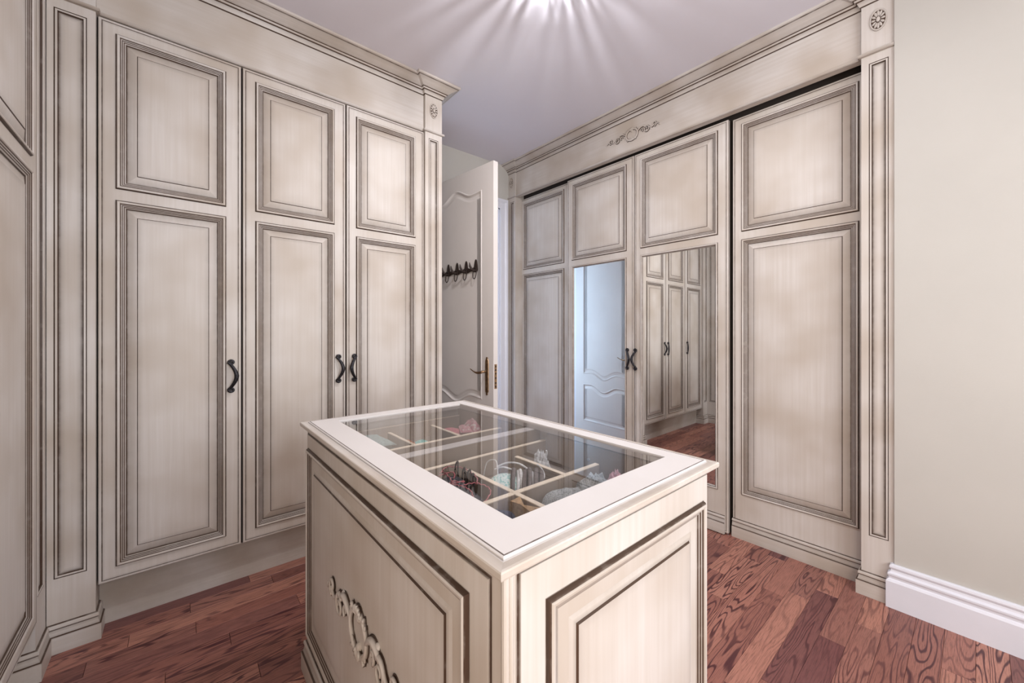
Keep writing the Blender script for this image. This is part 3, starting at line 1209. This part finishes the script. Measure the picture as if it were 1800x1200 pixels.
# rounded corner bead of the near post
mb = MB()
mb.tube([(hw_ - 0.001, -hd + 0.013, 0.112), (hw_ - 0.001, -hd + 0.013, 0.896)], 0.0045, 10)
mb.tube([(hw_ - 0.004, -hd + 0.004, 0.112), (hw_ - 0.004, -hd + 0.004, 0.896)], 0.006, 10)
mb.build('corner_bead', 'paint', ISL)
# top frame: outer slab with ledge, raised inner field and the glazing opening
TX0, TX1, TY0, TY1 = -1.613 - CX, -0.428 - CX, 0.343 - CY, 1.062 - CY
OX0, OX1, OY0, OY1 = -1.528 - CX, -0.533 - CX, 0.453 - CY, 0.984 - CY
mb = MB()


def zr_(i, z):
    return [(TX0 + i, TY0 + i, z), (TX1 - i, TY0 + i, z), (TX1 - i, TY1 - i, z), (TX0 + i, TY1 - i, z)]


TP = [(.020, .893, .9), (.018, .8955, .5), (.006, .896, .2), (.001, .898, 0), (0, .901, 0), (0, .909, 0), (.0015, .911, 0), (.006, .9115, .05), (.020, .9105, .12), (.0225, .9108, .2), (.0225, .9135, .05), (.025, .9152, 0), (.026, .9152, .15),
      (.026, .9152, .8), (.0275, .9142, .8), (.029, .9152, .7), (.029, .9152, 0)]
for a, b_ in zip(TP, TP[1:]):
    if a[:2] == b_[:2]:
        continue
    A, B = zr_(*a[:2]), zr_(*b_[:2])
    for i in range(4):
        j = (i + 1) % 4
        mb.add([A[i], A[j], B[j], B[i]], [a[2], a[2], b_[2], b_[2]], 1 if b_[1] <= .9115 and a[0] < .007 or b_[1] < .90 else 0)
A = zr_(.029, .9152)
O = [(OX0, OY0, .9152), (OX1, OY0, .9152), (OX1, OY1, .9152), (OX0, OY1, .9152)]
O2 = [(p[0], p[1], .893) for p in O]
B = zr_(.020, .893)
for i in range(4):
    j = (i + 1) % 4
    mb.add([A[i], A[j], O[j], O[i]], 0)
    mb.add([O[i], O[j], O2[j], O2[i]], 0.05)
    mb.add([O2[i], O2[j], B[j], B[i]], 0.05)
mb.build('top_frame', ['top', 'paint_h'], ISL)
mb = MB()
mb.box(OX0 + 0.0005, OX1 - 0.0005, OY0 + 0.0005, OY1 - 0.0005, 0.906, 0.911)
mb.build('glass_pane', 'glass', ISL)


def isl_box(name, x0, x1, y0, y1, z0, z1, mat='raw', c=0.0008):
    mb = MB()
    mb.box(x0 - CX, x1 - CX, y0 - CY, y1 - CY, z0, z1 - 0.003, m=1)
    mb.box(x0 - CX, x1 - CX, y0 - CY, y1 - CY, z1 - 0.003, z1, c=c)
    return mb.build(name, [mat, 'raw_shaded'], ISL)


isl_box('centre_rail', -1.075, -1.035, IY0 + .022, IY1 - .022, 0.845, 0.8925, 'top')
# left tray
isl_box('tray_rim', -1.551, -1.541, 0.40, 0.99, 0.790, 0.860)
isl_box('tray_rim', -1.246, -1.232, 0.40, 0.99, 0.790, 0.860)
isl_box('divider', -1.458, -1.246, 0.612, 0.624, 0.790, 0.859)
isl_box('divider', -1.458, -1.246, 0.796, 0.808, 0.790, 0.859)
# right tray
isl_box('tray_rim', -1.006, -0.992, 0.40, 1.000, 0.790, 0.860)
isl_box('divider', -0.925, -0.50, 0.612, 0.626, 0.790, 0.860)
isl_box('divider', -0.925, -0.727, 0.794, 0.808, 0.790, 0.860)
isl_box('divider', -0.727, -0.712, 0.626, 0.938, 0.790, 0.860)
isl_box('divider', -0.727, -0.712, 0.40, 0.612, 0.790, 0.860)
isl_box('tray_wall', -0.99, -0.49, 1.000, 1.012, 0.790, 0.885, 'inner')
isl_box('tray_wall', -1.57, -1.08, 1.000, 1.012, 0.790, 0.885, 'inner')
mb = MB()
mb.lathe((0, 0, 0), [(0.0055, 0), (0.0055, 0.002), (0.003, 0.003)], 14, axis='y')
kn = mb.build('lock_cam', 'steel', ISL, smooth=True)
kn.location = (-0.80 - CX, 0.9995 - CY, 0.838)
kn['label'] = 'small metal cam fitting'

# ---------------------------------------------------------------- chandelier (its light is seen, its lowest prisms just above the frame)
CHD = thing('chandelier', 'crystal ceiling lamp at the top edge above the island', 'ceiling lamp', (CH[0], CH[1], CEIL))
mb = MB()
mb.lathe((0, 0, 0), [(0.075, -0.001), (0.075, -0.012), (0.05, -0.022), (0.012, -0.03), (0.006, -0.05), (0.006, -0.15), (0.014, -0.155), (0.012, -0.160), (0.004, -0.163)], 28)
mb.build('canopy', 'chrome', CHD, smooth=False)
mb = MB()
for R, z in ((0.135, -0.065), (0.095, -0.109)):
    ring = [(R * math.cos(2 * PI * i / 40), R * math.sin(2 * PI * i / 40), z) for i in range(40)]
    mb.tube(ring, 0.0035, 6, closed=True)
    for k in range(3):
        a = 2 * PI * k / 3 + 1.4
        mb.tube([(0, 0, z), (R * math.cos(a), R * math.sin(a), z)], 0.0028, 6)
mb.build('frame_ring', 'chrome', CHD)
for k in range(3):
    a = k * 2 * PI / 3 + 0.4
    mb = MB()
    mb.lathe((0, 0, 0), [(0.004, 0), (0.007, 0.006), (0.007, 0.012), (0.003, 0.018)], 12)
    bb = mb.build('bulb', 'bulb', CHD, smooth=True)
    bb.location = (0.045 * math.cos(a), 0.045 * math.sin(a), -0.172)
pm = None
rc = random.Random(3)
for ring_i, (R, n, z, ln) in enumerate(((0.135, 30, -0.066, 0.064), (0.155, 18, -0.050, 0.035), (0.095, 16, -0.112, 0.046))):
    pm = None
    for k in range(n):
        a = 2 * PI * (k + rc.uniform(-.25, .25)) / n
        if pm is None:
            mb = MB()
            mb.lathe((0, 0, 0), [(0.002, 0), (0.007, -0.012), (0.0055, -ln * 0.7), (0.001, -ln)], 6, 1.0, 0.45)
            pm = mb.build('prism', 'crystal', CHD)
            p = pm
        else:
            p = pm.copy()
            COL.objects.link(p)
        p.location = (R * math.cos(a), R * math.sin(a), z)
        p.rotation_euler = (rc.uniform(-.25, .25), rc.uniform(-.25, .25), a + PI / 2 + rc.uniform(-.6, .6))

# ---------------------------------------------------------------- things in the trays
exec_mats = {
    'black_cloth': ((0.022, 0.020, 0.026), 0.85), 'charcoal_cloth': ((0.055, 0.055, 0.065), 0.8), 'coral': ((0.58, 0.20, 0.22), 0.7), 'teal': ((0.20, 0.58, 0.55), 0.7),
    'whitec': ((0.72, 0.73, 0.74), 0.6), 'greyc': ((0.26, 0.28, 0.29), 0.9), 'navy': ((0.035, 0.038, 0.075), 0.8), 'kraft': ((0.50, 0.33, 0.18), 0.8), 'pink': ((0.62, 0.20, 0.24), 0.7),
    'palepink': ((0.74, 0.42, 0.47), 0.7), 'paleteal': ((0.30, 0.42, 0.42), 0.8), 'taupe': ((0.16, 0.135, 0.13), 0.6), 'orange': ((0.55, 0.16, 0.06), 0.7)}
for k, (c, r) in exec_mats.items():
    M[k] = plain(k, c, r, var=0.25, vscale=140, bump=0.5, bscale=260)
# lace and print patterns
for k, c1, c2, sc in (('teal_lace', (0.16, 0.50, 0.47), (0.70, 0.80, 0.76), 170), ('floral', (0.62, 0.60, 0.58), (0.45, 0.16, 0.20), 90), ('knit', (0.20, 0.225, 0.235), (0.42, 0.45, 0.46), 240)):
    m, nt, b = newmat(k)
    v = N(nt, 'ShaderNodeTexVoronoi')
    v.inputs['Scale'].default_value = sc
    nt.links.new(coords(nt), v.inputs['Vector'])
    nt.links.new(ramp(nt, v.outputs['Distance'], [(0.25, c1), (0.55, c2)]), b.inputs['Base Color'])
    b.inputs['Roughness'].default_value = 0.85
    M[k] = m


def crumple(mb, c, size, seed, amp=0.25, freq=2.2, n=26, m=0, ridge=True):
    """crumpled cloth lump, flat underneath"""
    vs, fs = [], []
    nr = n // 2
    for i in range(nr + 1):
        ph = (i / nr) * PI * 0.5
        for k in range(n):
            a = 2 * PI * k / n
            d = Vector((math.cos(a) * math.sin(ph), math.sin(a) * math.sin(ph), math.cos(ph)))
            f = mnoise.noise(d * freq + Vector((seed * 3.1, seed * 1.7, seed)))
            if ridge:
                f = 1 - 2 * abs(f) + 0.4 * mnoise.noise(d * freq * 2.7 + Vector((seed, 0, 0)))
            q = 1 + amp * f
            vs.append((c[0] + d.x * size[0] * q, c[1] + d.y * size[1] * q, c[2] + max(0, d.z) * size[2] * q))
    for i in range(nr):
        for k in range(n):
            l = (k + 1) % n
            fs.append((i * n + k, i * n + l, (i + 1) * n + l, (i + 1) * n + k))
    fs.append(tuple(nr * n + k for k in range(n)))
    mb.mesh(vs, fs, 0, m)


def fold(mb, c, w, d, h, layers, rz=0, m=0, seed=1):
    """stack of softly folded layers"""
    rr = random.Random(seed)
    ca, sa = math.cos(rz), math.sin(rz)
    for L in range(layers):
        ww, dd = w * rr.uniform(.86, 1), d * rr.uniform(.86, 1)
        ox, oy = rr.uniform(-.004, .004), rr.uniform(-.004, .004)
        z0 = c[2] + h * L / layers
        t = h / layers * 0.92
        nx, ny = 9, 7
        top = []
        for s_ in (0, 1):
            for i in range(nx + 1):
                for j in range(ny + 1):
                    u, v = i / nx * 2 - 1, j / ny * 2 - 1
                    e = (1 - abs(u) ** 6) * (1 - abs(v) ** 6)
                    x_, y_ = u * ww / 2 + ox, v * dd / 2 + oy
                    z = z0 + (t * (0.25 + 0.75 * e) + 0.003 * mnoise.noise(Vector((x_ * 60, y_ * 60, L + seed)))) * s_
                    top.append((c[0] + x_ * ca - y_ * sa, c[1] + x_ * sa + y_ * ca, z))
        K = (nx + 1) * (ny + 1)
        fs = []
        for s_ in (0, 1):
            for i in range(nx):
                for j in range(ny):
                    q = s_ * K + i * (ny + 1) + j
                    fs.append((q, q + 1, q + ny + 2, q + ny + 1))
        edge = [i * (ny + 1) for i in range(nx + 1)] + [nx * (ny + 1) + j for j in range(1, ny + 1)] + [i * (ny + 1) + ny for i in range(nx - 1, -1, -1)] + [j for j in range(ny - 1, 0, -1)]
        for a, b_ in zip(edge, edge[1:] + edge[:1]):
            fs.append((a, b_, b_ + K, a + K))
        mb.mesh(top, fs, 0, m)


def cup(mb, c, r, rx=0.0, rz=0.0, m=0, squash=0.7, seg=20):
    """bra cup: hollow dome shell"""
    vs, fs = [], []
    rings_ = 8
    for s_ in (1.0, 0.93):
        for i in range(rings_ + 1):
            ph = i / rings_ * PI / 2
            for k in range(seg):
                a = 2 * PI * k / seg
                p = Vector((math.cos(a) * math.sin(ph), math.sin(a) * math.sin(ph) * (0.85 if math.sin(a) > 0 else 1), math.cos(ph) * squash)) * r * s_
                y_ = p.y * math.cos(rx) - p.z * math.sin(rx)
                z_ = p.y * math.sin(rx) + p.z * math.cos(rx)
                x_ = p.x * math.cos(rz) - y_ * math.sin(rz)
                yy = p.x * math.sin(rz) + y_ * math.cos(rz)
                vs.append((c[0] + x_, c[1] + yy, c[2] + z_))
    K = (rings_ + 1) * seg
    for s_ in (0, 1):
        for i in range(rings_):
            for k in range(seg):
                l = (k + 1) % seg
                fs.append((s_ * K + i * seg + k, s_ * K + i * seg + l, s_ * K + (i + 1) * seg + l, s_ * K + (i + 1) * seg + k))
    for k in range(seg):
        l = (k + 1) % seg
        fs.append((rings_ * seg + k, rings_ * seg + l, K + rings_ * seg + l, K + rings_ * seg + k))
    mb.mesh(vs, fs, 0, m)
    return [vs[rings_ * seg + k] for k in range(seg)]


def curve(ctrl, n=24):
    """Catmull-Rom through points"""
    P = [Vector(ctrl[0])] + [Vector(p) for p in ctrl] + [Vector(ctrl[-1])]
    out = []
    segs = len(ctrl) - 1
    for i in range(segs):
        p0, p1, p2, p3 = P[i:i + 4]
        for k in range(n // segs + 1):
            t = k / (n // segs + 1)
            out.append(0.5 * ((2 * p1) + (-p0 + p2) * t + (2 * p0 - 5 * p1 + 4 * p2 - p3) * t * t + (-p0 + 3 * p1 - 3 * p2 + p3) * t ** 3))
    out.append(P[-1])
    return [tuple(p) for p in out]


def scallop(pts, amp=0.0022, turns=0.9):
    return [(p[0], p[1] + amp * math.sin(i * turns), p[2] + amp * math.cos(i * turns)) for i, p in enumerate(pts)]


TZ = 0.790
# black bra with coral lace
BX, BY = -0.86, 0.545
t = thing('bra', 'black padded bra with coral scalloped lace in nearest compartment of right tray', 'underwear', (BX, BY, TZ))


def wp(pts, z, ox, oy):
    return [(p[0] - ox, p[1] - oy, z if len(p) < 3 else p[2]) for p in pts]


mb = MB()
crumple(mb, (0.005, -0.015, 0.0), (0.128, 0.058, 0.066), 4, 0.10, 1.8, 34)
cup(mb, (0.075, -0.020, 0.030), 0.052, 0.2, 0.2, squash=0.8)
cup(mb, (-0.045, 0.012, 0.028), 0.050, 0.5, -0.3, squash=0.8)
mb.build('cups', 'charcoal_cloth', t, smooth=True)
mb = MB()
for pts in ([(-0.956, 0.548, .066), (-0.912, 0.539, .083), (-0.872, 0.53, .083), (-0.844, 0.521, .085), (-0.820, 0.54, .086), (-0.835, 0.518, .084), (-0.86, 0.505, .078)],
            [(-0.85, 0.507, .080), (-0.824, 0.512, .084), (-0.793, 0.521, .086), (-0.765, 0.523, .083), (-0.735, 0.510, .076)],
            [(-0.802, 0.527, .086), (-0.798, 0.549, .086), (-0.786, 0.560, .086), (-0.765, 0.570, .082), (-0.744, 0.564, .080), (-0.735, 0.553, .074), (-0.732, 0.53, .06)],
            [(-0.953, 0.552, .07), (-0.965, 0.578, .075), (-0.942, 0.592, .078), (-0.915, 0.600, .080), (-0.88, 0.600, .080), (-0.834, 0.588, .080), (-0.808, 0.570, .076)],
            [(-0.93, 0.53, .07), (-0.905, 0.555, .082), (-0.88, 0.55, .084), (-0.86, 0.535, .084)]):
    mb.tube(scallop(curve(wp(pts, 0, BX, BY), 60), 0.0012), 0.0014, 6)
mb.build('lace_trim', 'coral', t, smooth=True)
mb = MB()
for cx_, cy_, hh, ww in ((-0.925, 0.585, 0.098, 0.008), (-0.895, 0.588, 0.088, 0.007), (-0.865, 0.585, 0.092, 0.009), (-0.84, 0.578, 0.090, 0.008)):
    a_, b_ = cx_ - BX, cy_ - BY
    mb.tube(curve([(a_ - ww, b_, 0.03), (a_ - ww * 0.8, b_, hh * .85), (a_, b_ + .004, hh), (a_ + ww * 0.8, b_, hh * .85), (a_ + ww, b_, 0.03)], 18), 0.0030, 6, flat=(1, 0.5))
mb.build('strap', 'black_cloth', t, smooth=True)

# teal lace bra
BX, BY = -0.835, 0.69
t = thing('bra', 'teal and white lace bra with thin straps in middle tray compartment', 'underwear', (BX, BY, TZ))
mb = MB()
cup(mb, (0.016, -0.020, 0.018), 0.056, 0.25, 0.8, squash=1.05)
cup(mb, (-0.045, 0.01, 0.0), 0.040, 0.3, 0.3, squash=1.0)
mb.build('cups', 'teal_lace', t, smooth=True)
mb = MB()
mb.tube(curve(wp([(-0.90, 0.655, .03), (-0.895, 0.665, .085), (-0.865, 0.672, .10), (-0.845, 0.665, .085), (-0.838, 0.66, .05)], 0, BX, BY), 20), 0.0016, 6)
mb.tube(curve(wp([(-0.881, 0.690, .072), (-0.86, 0.71, .085), (-0.832, 0.730, .086), (-0.815, 0.750, .07)], 0, BX, BY), 20), 0.0050, 6, flat=(2, 0.4))
mb.tube(curve(wp([(-0.875, 0.680, .070), (-0.85, 0.690, .080), (-0.83, 0.705, .075)], 0, BX, BY), 16), 0.0045, 6, flat=(2, 0.4))
mb.tube(curve(wp([(-0.80, 0.772, .082), (-0.775, 0.765, .078), (-0.745, 0.745, .070), (-0.738, 0.72, .055)], 0, BX, BY), 16), 0.0022, 6)
mb.build('strap', 'whitec', t, smooth=True)

mb = MB()
for i, m_ in enumerate((0, 1, 1, 0, 0, 1, 0, 0)):
    ox, oy = (i - 3.5) * 0.0078 * 0.65 * 1.3, (i - 3.5) * 0.0078 * 0.76 * 1.3
    q = []
    for t_, zz in ((-0.052, 0.004), (-0.048, 0.045), (-0.025, 0.072), (0.0, 0.084), (0.028, 0.068), (0.046, 0.035), (0.050, 0.004)):
        w_ = t_ * (1 - 0.1 * (i % 3))
        q.append((-0.76 * w_ + ox, 0.65 * w_ + oy + 0.004 * math.sin(i * 2.1 + t_ * 40), zz * (1 - 0.06 * (i % 2))))
    mb.tube(curve(q, 24), 0.0066 if m_ == 0 else 0.005, 8, m=m_)
o = mb.build('stockings', ['taupe', 'whitec'], None, smooth=True, loc=(-0.782, 0.716, TZ))
tag(o, 'looped taupe and white stockings beside the teal lace bra', 'stockings')

mb = MB()
crumple(mb, (0, 0, 0), (0.024, 0.022, 0.062), 9, 0.45, 3.2)
mb.tube(curve([(0.01, 0.0, 0.04), (0.017, 0.008, 0.075), (0.020, 0.004, 0.088)], 8), 0.003, 6)
tag(mb.build('hair_tie', 'whitec', None, smooth=True, loc=(-0.880, 0.865, TZ)), 'small crumpled sheer white hair tie behind the teal bra', 'hair tie')

mb = MB()
crumple(mb, (0, 0, 0), (0.066, 0.070, 0.076), 2, 0.10, 1.6, 36)
crumple(mb, (0.0, 0.115, 0), (0.052, 0.055, 0.070), 5, 0.28, 2.6, 36)
tag(mb.build('knit_cap', 'knit', None, smooth=True, loc=(-0.636, 0.716, TZ)), 'grey knitted cap in the right hand compartment of the tray', 'cap')
mb = MB()
crumple(mb, (0, 0, 0), (0.022, 0.020, 0.056), 12, 0.4, 3)
tag(mb.build('hair_tie', 'palepink', None, smooth=True, loc=(-0.640, 0.915, TZ)), 'small pale pink ruffled hair tie behind the grey knitted cap', 'hair tie')

mb = MB()
crumple(mb, (0, 0, 0), (0.052, 0.034, 0.070), 7, 0.12, 1.8, 32)
tag(mb.build('cloth', 'navy', None, smooth=True, loc=(-0.655, 0.530, TZ)), 'dark navy folded cloth in the nearest corner of the tray', 'cloth')
mb = MB()
pk = [(-0.05, -0.012, 0.0), (0.045, -0.012, 0.0), (0.05, 0.010, 0.0), (-0.045, 0.010, 0.0), (-0.045, -0.008, 0.068), (0.0, -0.016, 0.078), (0.045, -0.008, 0.064), (0.042, 0.012, 0.076), (-0.01, 0.006, 0.062), (-0.035, 0.014, 0.076)]
mb.mesh(pk, [(0, 1, 2, 3), (0, 5, 4), (0, 1, 5), (1, 6, 5), (1, 2, 6), (2, 7, 6), (2, 3, 8), (2, 8, 7), (3, 9, 8), (3, 0, 4), (3, 4, 9), (4, 5, 8), (4, 8, 9), (5, 6, 7), (5, 7, 8)])
o = mb.build('paper_packet', 'kraft', None, loc=(-0.648, 0.590, TZ))
tag(o, 'creased brown paper packet beside the navy cloth', 'paper packet')

mb = MB()
fold(mb, (0, 0, 0), 0.12, 0.055, 0.055, 3, 0.3, seed=3)
tag(mb.build('folded_garment', 'pink', None, smooth=True, loc=(-1.400, 0.868, TZ)), 'folded rose pink garment in the far left tray compartment', 'clothes')
mb = MB()
fold(mb, (0, 0, 0), 0.12, 0.05, 0.070, 4, -0.5, seed=8)
crumple(mb, (0.0, 0.030, 0.0), (0.05, 0.03, 0.080), 3, 0.2)
tag(mb.build('folded_garment', 'floral', None, smooth=True, loc=(-1.345, 0.895, TZ)), 'folded white floral garment behind the rose pink one', 'clothes')
mb = MB()
fold(mb, (0, 0, 0), 0.05, 0.045, 0.045, 2, 0.2, seed=5)
tag(mb.build('folded_garment', 'teal', None, smooth=True, loc=(-1.355, 0.705, TZ)), 'small folded teal cloth between the two left tray dividers', 'clothes')
mb = MB()
fold(mb, (0, 0, 0), 0.10, 0.03, 0.042, 2, 0.0, seed=6)
tag(mb.build('folded_garment', 'orange', None, smooth=True, loc=(-1.385, 0.665, TZ)), 'small rust orange cloth against the left tray rim', 'clothes')
mb = MB()
fold(mb, (0, 0, 0), 0.17, 0.12, 0.075, 4, 0.05, seed=9)
tag(mb.build('folded_garment', 'paleteal', None, smooth=True, loc=(-1.40, 0.53, TZ)), 'pale grey teal folded cloth in nearest compartment of left tray', 'clothes')
